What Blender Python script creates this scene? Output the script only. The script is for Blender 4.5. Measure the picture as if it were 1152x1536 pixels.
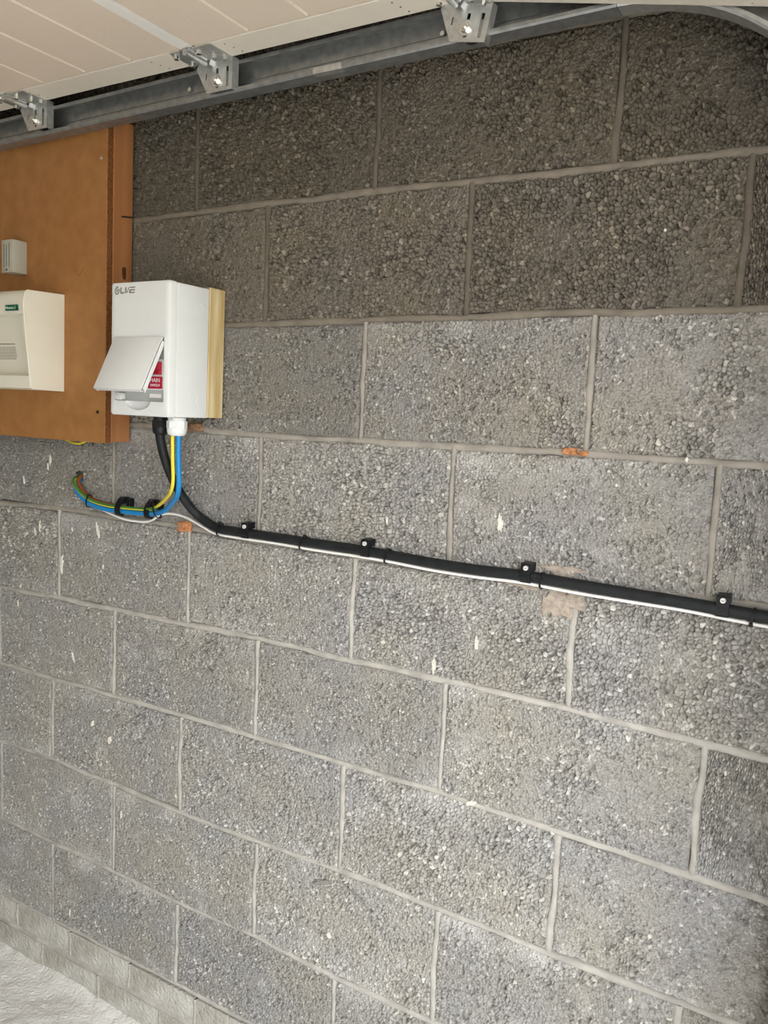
import bpy, bmesh, math, random
import numpy as np
from mathutils import Vector, Matrix

# ---------------------------------------------------------------- camera, sky, exposure
S = bpy.context.scene
for o in list(bpy.data.objects):
    bpy.data.objects.remove(o, do_unlink=True)
C = S.collection
CAMLOC = (1.55088, -1.35548, 1.54027)
YAW, PITCH, ROLL, FPX = 0.536431, -0.114493, 0.0480078, 1240.10
cam_d = bpy.data.cameras.new('camera')
cam = bpy.data.objects.new('camera', cam_d)
C.objects.link(cam)
fw = Vector((-math.sin(YAW) * math.cos(PITCH), math.cos(YAW) * math.cos(PITCH), math.sin(PITCH)))
rt = Vector((math.cos(YAW), math.sin(YAW), 0))
up = rt.cross(fw)
Rv = math.cos(ROLL) * rt + math.sin(ROLL) * up
Uv = -math.sin(ROLL) * rt + math.cos(ROLL) * up
m = Matrix((Rv, Uv, -fw)).transposed().to_4x4()
m.translation = Vector(CAMLOC)
cam.matrix_world = m
cam_d.sensor_fit = 'AUTO'
cam_d.sensor_width = 36
cam_d.lens = FPX * 36 / 1536
cam_d.clip_start = 0.02
S.camera = cam

# open daylight: a bright hazy sky, seen from the garage through its open doorway
W = bpy.data.worlds.new('sky')
S.world = W
W.use_nodes = True
nt = W.node_tree
bg = nt.nodes['Background']
SKY_STRENGTH = 1.0
tc = nt.nodes.new('ShaderNodeTexCoord')
sep = nt.nodes.new('ShaderNodeSeparateXYZ')
rmp = nt.nodes.new('ShaderNodeValToRGB')
nt.links.new(tc.outputs['Generated'], sep.inputs[0])
nt.links.new(sep.outputs['Z'], rmp.inputs[0])
rmp.color_ramp.elements[0].position = 0.0
rmp.color_ramp.elements[0].color = (0.955, 0.975, 1.0, 1)
rmp.color_ramp.elements[1].position = 0.7
rmp.color_ramp.elements[1].color = (0.91, 0.95, 1.0, 1)
nt.links.new(rmp.outputs[0], bg.inputs[0])
bg.inputs[1].default_value = SKY_STRENGTH

# the sun stands high behind the garage: it reaches the driveway, not the wall
sun_d = bpy.data.lights.new('sun', 'SUN')
sun_d.energy = 2.0
sun_d.color = (1.0, 0.95, 0.87)
sun_d.angle = math.radians(1.5)
sun = bpy.data.objects.new('sun', sun_d)
C.objects.link(sun)
sun.rotation_euler = (0, math.radians(-38), math.radians(-12))

# doorway of the garage (used by the front wall below and by the sky portal)
FX0, FX1 = 1.585, 1.80            # front wall thickness along X
OY0, OY1, OZ = -0.36, -2.50, 2.12  # opening
pl = bpy.data.lights.new('doorway_portal', 'AREA')
pl.shape = 'RECTANGLE'
pl.size = OZ
pl.size_y = OY0 - OY1
pl.cycles.is_portal = True
po = bpy.data.objects.new('doorway_portal', pl)
C.objects.link(po)
po.location = (FX1, (OY0 + OY1) / 2, OZ / 2)
po.rotation_euler = (0, math.pi / 2, 0)     # -Z of the lamp looks towards -X, into the garage

S.view_settings.view_transform = 'Standard'
S.view_settings.look = 'None'
S.view_settings.gamma = 1
S.view_settings.use_curve_mapping = False
S.view_settings.exposure = 2.92
S.cycles.use_denoising = True
S.cycles.max_bounces = 8
S.cycles.diffuse_bounces = 5

# ---------------------------------------------------------------- materials
def nmat(name, col, rough=0.6, metal=0.0, var=0.0, vscale=30.0, bump=0.0, bscale=200.0, bdist=0.001, col2=None, spec=0.4,
         stretch=None, detail=4.0, coat=0.0):
    mt = bpy.data.materials.new(name)
    mt.use_nodes = True
    t = mt.node_tree
    b = t.nodes['Principled BSDF']
    b.inputs['Base Color'].default_value = (*col, 1)
    b.inputs['Roughness'].default_value = rough
    b.inputs['Metallic'].default_value = metal
    b.inputs['Specular IOR Level'].default_value = spec
    b.inputs['Coat Weight'].default_value = coat
    tx = t.nodes.new('ShaderNodeTexCoord')
    src = tx.outputs['Object']
    if stretch:
        mp = t.nodes.new('ShaderNodeMapping')
        mp.inputs['Scale'].default_value = stretch
        t.links.new(src, mp.inputs[0])
        src = mp.outputs[0]
    if var > 0 or col2:
        n = t.nodes.new('ShaderNodeTexNoise')
        n.inputs['Scale'].default_value = vscale
        n.inputs['Detail'].default_value = detail
        t.links.new(src, n.inputs['Vector'])
        r = t.nodes.new('ShaderNodeValToRGB')
        r.color_ramp.elements[0].position = 0.35
        r.color_ramp.elements[1].position = 0.65
        c2 = col2 if col2 else tuple(min(1, c * (1 + var)) for c in col)
        c1 = col if col2 else tuple(c * (1 - var) for c in col)
        r.color_ramp.elements[0].color = (*c1, 1)
        r.color_ramp.elements[1].color = (*c2, 1)
        t.links.new(n.outputs['Fac'], r.inputs[0])
        t.links.new(r.outputs[0], b.inputs['Base Color'])
    if bump > 0:
        n2 = t.nodes.new('ShaderNodeTexNoise')
        n2.inputs['Scale'].default_value = bscale
        n2.inputs['Detail'].default_value = 3
        t.links.new(src, n2.inputs['Vector'])
        bp = t.nodes.new('ShaderNodeBump')
        bp.inputs['Strength'].default_value = bump
        bp.inputs['Distance'].default_value = bdist
        t.links.new(n2.outputs['Fac'], bp.inputs['Height'])
        t.links.new(bp.outputs[0], b.inputs['Normal'])
    return mt

def block_mat():
    mt = bpy.data.materials.new('aggregate_block')
    mt.use_nodes = True
    t = mt.node_tree
    N = t.nodes.new
    L = t.links.new
    b = t.nodes['Principled BSDF']
    b.inputs['Roughness'].default_value = 0.95
    b.inputs['Specular IOR Level'].default_value = 0.15
    geo = N('ShaderNodeNewGeometry')
    oi = N('ShaderNodeObjectInfo')
    gr = N('ShaderNodeAttribute'); gr.attribute_name = 'grain'
    pa = N('ShaderNodeAttribute'); pa.attribute_name = 'paste'
    # each grain of aggregate has its own tone
    r = N('ShaderNodeValToRGB')
    e = r.color_ramp.elements
    e[0].position = 0.0; e[0].color = (0.23, 0.222, 0.212, 1)
    e[1].position = 1.0; e[1].color = (0.64, 0.625, 0.60, 1)
    for p_, c_ in ((0.10, (0.30, 0.29, 0.277, 1)), (0.5, (0.35, 0.34, 0.325, 1)), (0.9, (0.40, 0.39, 0.373, 1))):
        q = e.new(p_); q.color = c_
    L(gr.outputs['Fac'], r.inputs[0])
    # cement paste between them
    mx = N('ShaderNodeMix'); mx.data_type = 'RGBA'
    mx.inputs['B'].default_value = (0.335, 0.325, 0.31, 1)
    L(pa.outputs['Fac'], mx.inputs['Factor'])
    L(r.outputs[0], mx.inputs['A'])
    # fine ash and sand specks
    vo = N('ShaderNodeTexVoronoi'); vo.inputs['Scale'].default_value = 380
    L(geo.outputs['Position'], vo.inputs['Vector'])
    vs_ = N('ShaderNodeSeparateColor'); L(vo.outputs['Color'], vs_.inputs[0])
    vr = N('ShaderNodeValToRGB')
    vr.color_ramp.elements[0].position = 0.0; vr.color_ramp.elements[0].color = (0.62, 0.62, 0.62, 1)
    vr.color_ramp.elements[1].position = 1.0; vr.color_ramp.elements[1].color = (1.36, 1.34, 1.30, 1)
    for p_, g_ in ((0.12, 0.90), (0.5, 1.0), (0.88, 1.08)):
        q = vr.color_ramp.elements.new(p_); q.color = (g_, g_, g_, 1)
    L(vs_.outputs[0], vr.inputs[0])
    m0 = N('ShaderNodeMix'); m0.data_type = 'RGBA'; m0.blend_type = 'MULTIPLY'; m0.inputs['Factor'].default_value = 1
    L(mx.outputs['Result'], m0.inputs['A']); L(vr.outputs[0], m0.inputs['B'])
    # tint patches over the wall (iron / lime)
    n1 = N('ShaderNodeTexNoise'); n1.inputs['Scale'].default_value = 5.5; n1.inputs['Detail'].default_value = 5
    L(geo.outputs['Position'], n1.inputs['Vector'])
    tr = N('ShaderNodeValToRGB')
    tr.color_ramp.elements[0].position = 0.32; tr.color_ramp.elements[0].color = (0.97, 0.965, 0.98, 1)
    tr.color_ramp.elements[1].position = 0.7; tr.color_ramp.elements[1].color = (1.04, 1.0, 0.90, 1)
    L(n1.outputs['Fac'], tr.inputs[0])
    m2 = N('ShaderNodeMix'); m2.data_type = 'RGBA'; m2.blend_type = 'MULTIPLY'; m2.inputs['Factor'].default_value = 1
    L(m0.outputs['Result'], m2.inputs['A']); L(tr.outputs[0], m2.inputs['B'])
    # each block its own shade
    mr = N('ShaderNodeMapRange')
    mr.inputs['To Min'].default_value = 0.92; mr.inputs['To Max'].default_value = 1.10
    L(oi.outputs['Random'], mr.inputs['Value'])
    hs = N('ShaderNodeHueSaturation')
    L(mr.outputs[0], hs.inputs['Value']); L(m2.outputs['Result'], hs.inputs['Color'])
    # colour set per course and per block
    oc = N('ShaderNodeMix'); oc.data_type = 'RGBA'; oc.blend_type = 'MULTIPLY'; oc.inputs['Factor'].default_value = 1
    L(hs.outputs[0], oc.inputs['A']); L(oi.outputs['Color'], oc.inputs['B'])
    # lime bloom
    n2 = N('ShaderNodeTexNoise'); n2.inputs['Scale'].default_value = 9; n2.inputs['Detail'].default_value = 8
    n2.inputs['Roughness'].default_value = 0.65
    mp = N('ShaderNodeMapping'); mp.inputs['Scale'].default_value = (1, 1, 1.3); mp.inputs['Location'].default_value = (3.1, 0, 1.7)
    L(geo.outputs['Position'], mp.inputs[0]); L(mp.outputs[0], n2.inputs['Vector'])
    br = N('ShaderNodeMapRange'); br.inputs['From Min'].default_value = 0.55; br.inputs['From Max'].default_value = 0.78
    br.inputs['To Max'].default_value = 0.65
    L(n2.outputs['Fac'], br.inputs['Value'])
    m3 = N('ShaderNodeMix'); m3.data_type = 'RGBA'
    m3.inputs['B'].default_value = (0.60, 0.585, 0.56, 1)
    # streaks of lime left along the edges of the block
    tcx = N('ShaderNodeTexCoord'); sxz = N('ShaderNodeSeparateXYZ'); L(tcx.outputs['Object'], sxz.inputs[0])
    ez = N('ShaderNodeMapRange'); ez.inputs['From Min'].default_value = -0.050; ez.inputs['From Max'].default_value = -0.105
    ez.inputs['To Max'].default_value = 0.75
    L(sxz.outputs['Z'], ez.inputs['Value'])
    n4 = N('ShaderNodeTexNoise'); n4.inputs['Scale'].default_value = 6; n4.inputs['Detail'].default_value = 6
    L(geo.outputs['Position'], n4.inputs['Vector'])
    e4 = N('ShaderNodeMapRange'); e4.inputs['From Min'].default_value = 0.48; e4.inputs['From Max'].default_value = 0.68
    L(n4.outputs['Fac'], e4.inputs['Value'])
    em_ = N('ShaderNodeMath'); em_.operation = 'MULTIPLY'; L(ez.outputs[0], em_.inputs[0]); L(e4.outputs[0], em_.inputs[1])
    ea = N('ShaderNodeMath'); ea.operation = 'MAXIMUM'; L(em_.outputs[0], ea.inputs[0]); L(br.outputs[0], ea.inputs[1])
    # blooms only on the paler blocks
    osep = N('ShaderNodeSeparateColor'); L(oi.outputs['Color'], osep.inputs[0])
    ob = N('ShaderNodeMapRange'); ob.inputs['From Min'].default_value = 0.6; ob.inputs['From Max'].default_value = 0.95
    L(osep.outputs[0], ob.inputs['Value'])
    eb = N('ShaderNodeMath'); eb.operation = 'MULTIPLY'; L(ea.outputs[0], eb.inputs[0]); L(ob.outputs[0], eb.inputs[1])
    L(eb.outputs[0], m3.inputs['Factor']); L(oc.outputs['Result'], m3.inputs['A'])
    L(m3.outputs['Result'], b.inputs['Base Color'])
    # sandy micro relief
    n3 = N('ShaderNodeTexNoise'); n3.inputs['Scale'].default_value = 420; n3.inputs['Detail'].default_value = 3
    L(geo.outputs['Position'], n3.inputs['Vector'])
    bp = N('ShaderNodeBump'); bp.inputs['Strength'].default_value = 0.7; bp.inputs['Distance'].default_value = 0.0012
    L(n3.outputs['Fac'], bp.inputs['Height']); L(bp.outputs[0], b.inputs['Normal'])
    return mt

M = {}
M['block'] = block_mat()
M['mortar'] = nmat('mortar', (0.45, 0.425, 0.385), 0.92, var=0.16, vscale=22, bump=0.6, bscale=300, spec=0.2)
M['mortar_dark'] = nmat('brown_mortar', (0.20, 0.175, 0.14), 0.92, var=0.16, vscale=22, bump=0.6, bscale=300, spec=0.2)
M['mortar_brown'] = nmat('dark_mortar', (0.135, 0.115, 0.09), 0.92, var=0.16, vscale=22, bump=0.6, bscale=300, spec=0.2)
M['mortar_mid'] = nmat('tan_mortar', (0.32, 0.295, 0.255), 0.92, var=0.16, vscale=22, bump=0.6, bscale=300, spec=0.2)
M['slab'] = nmat('mortar_core', (0.25, 0.235, 0.21), 0.95, var=0.1, spec=0.1)
M['brick'] = nmat('base_brick', (0.40, 0.375, 0.32), 0.9, col2=(0.60, 0.58, 0.535), vscale=17, bump=1.0, bscale=110, bdist=0.006, spec=0.2, detail=8)
M['concrete'] = nmat('floor_concrete', (0.70, 0.68, 0.64), 0.85, col2=(0.82, 0.80, 0.76), vscale=9, bump=1.0, bscale=120, bdist=0.0045, spec=0.2, detail=9)
M['drive'] = nmat('driveway_paving', (0.42, 0.39, 0.35), 0.9, var=0.12, vscale=3, spec=0.2)
M['plaster'] = nmat('painted_block', (0.60, 0.59, 0.56), 0.9, var=0.08, vscale=4, spec=0.2)
M['ceil'] = nmat('ceiling_board', (0.65, 0.63, 0.60), 0.9, var=0.05, vscale=4)
M['splash'] = nmat('pale_splash', (0.72, 0.68, 0.60), 0.9, var=0.1, vscale=90, spec=0.2)
M['smear'] = nmat('tan_smear', (0.41, 0.35, 0.29), 0.95, var=0.18, vscale=120, bump=0.9, bscale=400, spec=0.1)
M['redbrick'] = nmat('red_brick', (0.50, 0.22, 0.10), 0.9, var=0.35, vscale=120, bump=1.0, bscale=250, spec=0.2)
M['brownstone'] = nmat('brown_stone', (0.26, 0.15, 0.09), 0.9, var=0.35, vscale=150, bump=1.0, bscale=250, spec=0.2)
M['galv'] = nmat('galvanised_steel', (0.35, 0.36, 0.36), 0.40, 0.82, var=0.14, vscale=60, bump=0.08, bscale=120)
M['galv2'] = nmat('bright_galvanised', (0.58, 0.59, 0.58), 0.36, 0.8, var=0.10, vscale=90, bump=0.05, bscale=120)
M['zinc'] = nmat('zinc_bolt', (0.75, 0.75, 0.72), 0.2, 1.0)
M['screwhead'] = nmat('plated_screw', (0.78, 0.78, 0.75), 0.3, 0.2)
M['dark'] = nmat('dark_recess', (0.02, 0.02, 0.02), 0.8)
M['nylon'] = nmat('black_nylon', (0.018, 0.018, 0.02), 0.45)
M['door'] = nmat('beige_door_skin', (0.74, 0.64, 0.53), 0.5, var=0.03, vscale=200, bump=0.12, bscale=240)
M['door2'] = nmat('door_end_stile', (0.76, 0.70, 0.60), 0.45, var=0.02, vscale=40)
M['white_strip'] = nmat('white_edge_strip', (0.85, 0.84, 0.80), 0.4)
M['hardboard'] = nmat('hardboard', (0.33, 0.145, 0.042), 0.55, col2=(0.39, 0.185, 0.060), vscale=28, bump=0.25, bscale=300, detail=9)
M['boardedge'] = nmat('hardboard_edge', (0.19, 0.070, 0.018), 0.8, var=0.35, vscale=200, bump=1.0, bscale=250)
M['batten'] = nmat('old_softwood', (0.34, 0.135, 0.046), 0.65, col2=(0.45, 0.20, 0.075), vscale=24, stretch=(1.0, 1.0, 0.06), bump=0.3, bscale=120, detail=6)
M['pine'] = nmat('new_pine', (0.50, 0.35, 0.15), 0.6, col2=(0.74, 0.63, 0.38), vscale=42, stretch=(1, 1, 0.09), bump=0.2, bscale=120, detail=5)
M['knot'] = nmat('knot_wood', (0.10, 0.030, 0.010), 0.7, var=0.3, vscale=150)
M['upvc'] = nmat('white_plastic', (0.77, 0.785, 0.775), 0.35, var=0.01)
M['upvc_side'] = M['upvc']
M['cream'] = nmat('aged_cream_plastic', (0.77, 0.735, 0.62), 0.4, var=0.02, vscale=8)
M['greyplastic'] = nmat('pale_grey_plastic', (0.46, 0.45, 0.38), 0.5, var=0.02)
M['groove'] = nmat('moulded_groove', (0.16, 0.15, 0.12), 0.7)
M['modgrey'] = nmat('grey_module', (0.50, 0.51, 0.50), 0.45)
M['red'] = nmat('red_plastic', (0.42, 0.012, 0.03), 0.4)
M['redlab'] = nmat('red_label', (0.45, 0.01, 0.045), 0.5)
M['white'] = nmat('white_print', (0.86, 0.84, 0.82), 0.5)
M['logo'] = nmat('grey_print', (0.26, 0.26, 0.24), 0.5)
M['ink'] = nmat('dark_ink', (0.24, 0.20, 0.17), 0.6)
M['green_lab'] = nmat('green_label', (0.004, 0.10, 0.045), 0.4)
M['pale_print'] = nmat('pale_print', (0.62, 0.75, 0.60), 0.5)
M['black_cable'] = nmat('black_sheath', (0.014, 0.0155, 0.017), 0.5, spec=0.25, var=0.25, vscale=60, bump=0.15, bscale=150)
M['black_plastic'] = nmat('black_plastic', (0.009, 0.0095, 0.011), 0.4, spec=0.3)
M['blue'] = nmat('blue_insulation', (0.012, 0.23, 0.56), 0.38)
M['yellow'] = nmat('yellow_insulation', (0.82, 0.66, 0.05), 0.4)
M['greenins'] = nmat('green_insulation', (0.07, 0.22, 0.035), 0.4)
M['brownins'] = nmat('brown_insulation', (0.24, 0.075, 0.025), 0.45)
M['whitecable'] = nmat('white_sheath', (0.86, 0.85, 0.81), 0.4)
M['rust'] = nmat('dark_iron', (0.05, 0.04, 0.035), 0.55, 0.7)

# ---------------------------------------------------------------- mesh helpers
class MB:
    def __init__(s):
        s.v = []; s.f = []
    def add(s, v, f):
        n = len(s.v)
        s.v += [tuple(p) for p in v]
        s.f += [tuple(i + n for i in q) for q in f]
        return s
    def box(s, x0, x1, y0, y1, z0, z1, bev=0.0, seg=2):
        bm = bmesh.new()
        bmesh.ops.create_cube(bm, size=1)
        for v in bm.verts:
            v.co = Vector(((x0 + x1) / 2 + v.co.x * (x1 - x0), (y0 + y1) / 2 + v.co.y * (y1 - y0), (z0 + z1) / 2 + v.co.z * (z1 - z0)))
        if bev > 0:
            bmesh.ops.bevel(bm, geom=list(bm.edges), offset=bev, segments=seg, profile=0.5, affect='EDGES')
        bm.verts.index_update()
        s.add([v.co[:] for v in bm.verts], [[v.index for v in f.verts] for f in bm.faces])
        bm.free()
        return s
    def tube(s, pts, r, n=12, caps=True):
        pts = [Vector(p) for p in pts]
        rs = r if isinstance(r, (list, tuple)) else [r] * len(pts)
        prev = None
        V = []; F = []
        for i, p in enumerate(pts):
            t = (pts[min(i + 1, len(pts) - 1)] - pts[max(i - 1, 0)]).normalized()
            if prev is None:
                a = Vector((0, 0, 1)) if abs(t.z) < 0.9 else Vector((0, 1, 0))
                u = t.cross(a).normalized()
            else:
                u = (prev - t * prev.dot(t)).normalized()
            prev = u
            w = t.cross(u)
            for k in range(n):
                a = 2 * math.pi * k / n
                V.append(p + (u * math.cos(a) + w * math.sin(a)) * rs[i])
        for i in range(len(pts) - 1):
            for k in range(n):
                F.append((i * n + k, i * n + (k + 1) % n, (i + 1) * n + (k + 1) % n, (i + 1) * n + k))
        if caps:
            F.append(tuple(range(n - 1, -1, -1)))
            F.append(tuple((len(pts) - 1) * n + k for k in range(n)))
        return s.add(V, F)
    def cyl(s, p0, p1, r0, r1=None, n=16):
        return s.tube([p0, p1], [r0, r0 if r1 is None else r1], n)
    def prism(s, poly, axis, a, b):
        """poly: 2D outline in the two other axes (in xyz order), extruded along axis from a to b"""
        def P(q, t):
            q = list(q)
            q.insert(axis, t)
            return q
        n = len(poly)
        V = [P(q, a) for q in poly] + [P(q, b) for q in poly]
        F = [tuple(range(n)), tuple(range(2 * n - 1, n - 1, -1))]
        F += [(i, n + i, n + (i + 1) % n, (i + 1) % n) for i in range(n)]
        return s.add(V, F)
    def build(s, name, mat, parent=None, smooth=False, bevel=0.0):
        me = bpy.data.meshes.new(name)
        me.from_pydata(s.v, [], s.f)
        bm = bmesh.new(); bm.from_mesh(me)
        if bevel > 0:
            bmesh.ops.bevel(bm, geom=list(bm.edges), offset=bevel, segments=2, profile=0.5, affect='EDGES')
        bmesh.ops.recalc_face_normals(bm, faces=bm.faces)
        bm.to_mesh(me); bm.free()
        me.materials.append(mat)
        if smooth:
            me.shade_smooth()
            try:
                me.set_sharp_from_angle(angle=math.radians(38))
            except Exception:
                pass
        return link(name, me, parent)

def link(name, me, parent=None):
    o = bpy.data.objects.new(name, me)
    C.objects.link(o)
    if parent is not None:
        o.parent = parent
    return o

def tag(o, label, cat, group=None):
    o['label'] = label
    o['category'] = cat
    if group:
        o['group'] = group
    return o

def thing(name, label, cat, loc=(0, 0, 0), group=None):
    o = bpy.data.objects.new(name, None)
    o.empty_display_size = 0.05
    C.objects.link(o)
    o.location = loc
    return tag(o, label, cat, group)

def struct(o):
    o['kind'] = 'structure'
    return o

def spline(pts, n=8):
    """Catmull-Rom through the points"""
    P = [Vector(p) for p in pts]
    P = [P[0] * 2 - P[1]] + P + [P[-1] * 2 - P[-2]]
    out = []
    for i in range(1, len(P) - 2):
        for k in range(n):
            t = k / n
            a, b, c, d = P[i - 1], P[i], P[i + 1], P[i + 2]
            out.append(0.5 * ((2 * b) + (c - a) * t + (2 * a - 5 * b + 4 * c - d) * t * t + (3 * b - a - 3 * c + d) * t ** 3))
    out.append(P[-2])
    return out

def text_mesh(txt, size, name, mat, parent, loc, extrude=0.0002, sx=1.0, rot=(math.pi / 2, 0, 0), align='LEFT'):
    cu = bpy.data.curves.new('lettering', 'FONT')
    cu.body = txt
    cu.size = size
    cu.extrude = extrude
    cu.align_x = align
    t = bpy.data.objects.new('lettering', cu)
    C.objects.link(t)
    bpy.context.view_layer.update()
    me = bpy.data.meshes.new_from_object(t.evaluated_get(bpy.context.evaluated_depsgraph_get()))
    bpy.data.objects.remove(t, do_unlink=True)
    me.materials.clear()
    me.materials.append(mat)
    o = link(name, me, parent)
    o.location = loc
    o.rotation_euler = rot
    o.scale = (sx, 1, 1)
    return o

rng = np.random.default_rng(7)
random.seed(11)

# ---------------------------------------------------------------- block relief
def hash2(ix, iy, s):
    h = np.sin(ix * 127.1 + iy * 311.7 + s * 74.7) * 43758.5453
    return h - np.floor(h)

def worley(x, y, cell, seed):
    gx, gy = x / cell, y / cell
    ix, iy = np.floor(gx), np.floor(gy)
    f1 = np.full(x.shape, 9.0); f2 = np.full(x.shape, 9.0); rid = np.zeros(x.shape)
    for dx in (-1, 0, 1):
        for dy in (-1, 0, 1):
            cx, cy = ix + dx, iy + dy
            px = cx + hash2(cx, cy, seed); py = cy + hash2(cx, cy, seed + 5.3)
            d = np.hypot(px - gx, py - gy)
            r = hash2(cx, cy, seed + 9.1)
            nearer = d < f1
            f2 = np.where(nearer, f1, np.minimum(f2, d))
            rid = np.where(nearer, r, rid)
            f1 = np.where(nearer, d, f1)
    return f1, f2, rid

def vnoise(x, y, cell, seed):
    gx, gy = x / cell, y / cell
    ix, iy = np.floor(gx), np.floor(gy)
    fx, fy = gx - ix, gy - iy
    fx = fx * fx * (3 - 2 * fx); fy = fy * fy * (3 - 2 * fy)
    a = hash2(ix, iy, seed); b = hash2(ix + 1, iy, seed); c = hash2(ix, iy + 1, seed); d = hash2(ix + 1, iy + 1, seed)
    return (a * (1 - fx) + b * fx) * (1 - fy) + (c * (1 - fx) + d * fx) * fy

def sstep(a, b, x):
    t = np.clip((x - a) / (b - a), 0, 1)
    return t * t * (3 - 2 * t)

BW, BH = 0.440, 0.214

def block_mesh(seed, coarse, hole=None):
    """face of one dense-aggregate block: front at y=0 looking to -Y, real relief, short returns; origin at its middle"""
    step = 0.00105
    nx, nz = int(BW / step) + 1, int(BH / step) + 1
    xs = np.linspace(-BW / 2, BW / 2, nx); zs = np.linspace(-BH / 2, BH / 2, nz)
    X, Z = np.meshgrid(xs, zs)
    wx = X + 0.0030 * (vnoise(X, Z, 0.006, seed + 1) - 0.5) + 0.0012 * (vnoise(X, Z, 0.0026, seed + 6) - 0.5)
    wz = Z + 0.0030 * (vnoise(X, Z, 0.006, seed + 2) - 0.5) + 0.0012 * (vnoise(X, Z, 0.0026, seed + 7) - 0.5)
    cm = sstep(0.35, 0.7, vnoise(X, Z, 0.09, seed + 3) * 0.6 + vnoise(X, Z, 0.035, seed + 4) * 0.4 + (coarse - 0.5) * 0.5)
    fa, fb, ra = worley(wx, wz, 0.0052, seed + 11)      # small grains
    ga, gb, rb = worley(wx, wz, 0.0074, seed + 23)      # large grains
    small = -0.0032 * (1 - sstep(0.0, 0.34, fb - fa)) + 0.0026 * (ra - 0.6) - 0.0032 * (ra < 0.12)
    large = -0.0060 * (1 - sstep(0.0, 0.30, gb - ga)) + 0.0042 * (rb - 0.6) - 0.0045 * (rb < 0.15) + 0.0008 * (1 - ga * ga)
    H = small * (1 - cm) + large * cm
    paste = sstep(0.48, 0.66, vnoise(X, Z, 0.05, seed + 31) * 0.55 + vnoise(X, Z, 0.018, seed + 32) * 0.45) * (1 - 0.75 * coarse)
    H = H * (1 - 0.55 * paste)
    H += 0.0012 * (vnoise(X, Z, 0.12, seed + 40) - 0.5) + 0.0012 * (vnoise(X, Z, 0.0032, seed + 41) - 0.5)
    # worn arrises
    ed = np.minimum(np.minimum(X + BW / 2, BW / 2 - X), np.minimum(Z + BH / 2, BH / 2 - Z))
    wear = 0.0035 + 0.005 * vnoise(X, Z, 0.02, seed + 50) ** 2
    H -= 0.0045 * (1 - sstep(0, 1, np.clip(ed / wear, 0, 1))) 
    grain = np.where(cm > 0.5, rb, ra)
    V = np.stack([X, -H, Z], -1).reshape(-1, 3)
    idx = np.arange(nx * nz).reshape(nz, nx)
    F = np.stack([idx[:-1, :-1], idx[:-1, 1:], idx[1:, 1:], idx[1:, :-1]], -1).reshape(-1, 4)
    if hole is not None:
        c = V[F].mean(1)
        d = np.hypot(c[:, 0] - hole[0], c[:, 2] - hole[1]) + 0.0025 * (vnoise(c[:, 0], c[:, 2], 0.005, 3) - 0.5)
        F = F[d > hole[2]]
    rim = np.concatenate([idx[0, :], idx[1:, -1], idx[-1, -2::-1], idx[-2:0:-1, 0]])
    back = V[rim].copy(); back[:, 1] = 0.024
    n0 = len(V)
    V = np.concatenate([V, back])
    k = np.arange(len(rim))
    R = np.stack([rim, n0 + k, n0 + (k + 1) % len(rim), np.roll(rim, -1)], -1)
    F = np.concatenate([F, R])
    me = bpy.data.meshes.new('concrete_block')
    me.vertices.add(len(V)); me.vertices.foreach_set('co', V.ravel())
    me.loops.add(F.size); me.loops.foreach_set('vertex_index', F.ravel().astype(np.int32))
    me.polygons.add(len(F)); me.polygons.foreach_set('loop_start', np.arange(0, F.size, 4, dtype=np.int32))
    me.polygons.foreach_set('loop_total', np.full(len(F), 4, dtype=np.int32))
    me.polygons.foreach_set('use_smooth', np.ones(len(F), dtype=bool))
    me.update(); me.validate()
    for nm, arr in (('grain', grain), ('paste', paste)):
        at = me.attributes.new(nm, 'FLOAT', 'POINT')
        full = np.concatenate([arr.ravel(), np.full(len(rim), 0.5)]).astype(np.float32)
        at.data.foreach_set('value', full)
    me.materials.append(M['block'])
    return me

COARSE = [0.1, 0.25, 0.4, 0.55, 0.72, 0.85, 0.15, 0.3, 0.5, 0.05, 0.65]
BLOCKS = [block_mesh(3.7 * i + 1.3, c) for i, c in enumerate(COARSE)]

# ---------------------------------------------------------------- the photographed wall
# bed joints: height along the wall, measured course by course (X, Z)
BEDS = [
    [(-0.455, .151), (-0.238, .156), (0.223, .160), (1.2, .158)],
    [(-0.453, .376), (0.006, .374), (0.224, .368), (0.459, .376), (0.676, .366), (1.2, .370)],
    [(-0.451, .600), (-0.226, .606), (0.229, .597), (0.460, .596), (0.681, .605), (1.134, .601)],
    [(-0.449, .823), (-0.001, .829), (0.451, .832), (0.898, .836), (1.129, .828), (1.470, .821)],
    [(-0.447, 1.036), (-0.004, 1.046), (0.442, 1.053), (0.892, 1.053), (1.130, 1.056), (1.449, 1.045)],
    [(-0.445, 1.264), (-0.202, 1.272), (0.232, 1.271), (0.680, 1.263), (1.138, 1.267), (1.341, 1.281)],
    [(0.089, 1.495), (0.438, 1.489), (0.885, 1.494), (1.340, 1.495)],
    [(0.335, 1.718), (0.896, 1.724), (1.386, 1.727)],
    [(0.059, 1.955), (0.550, 1.959), (0.801, 1.959), (1.365, 1.954)],
    [(0.0, 2.183), (1.3, 2.183)],
    [(0.0, 2.408), (1.3, 2.408)],
]
def bedz(k, x):
    xs = [p[0] for p in BEDS[k]]; zs = [p[1] for p in BEDS[k]]
    return float(np.interp(x, xs, zs))
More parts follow.
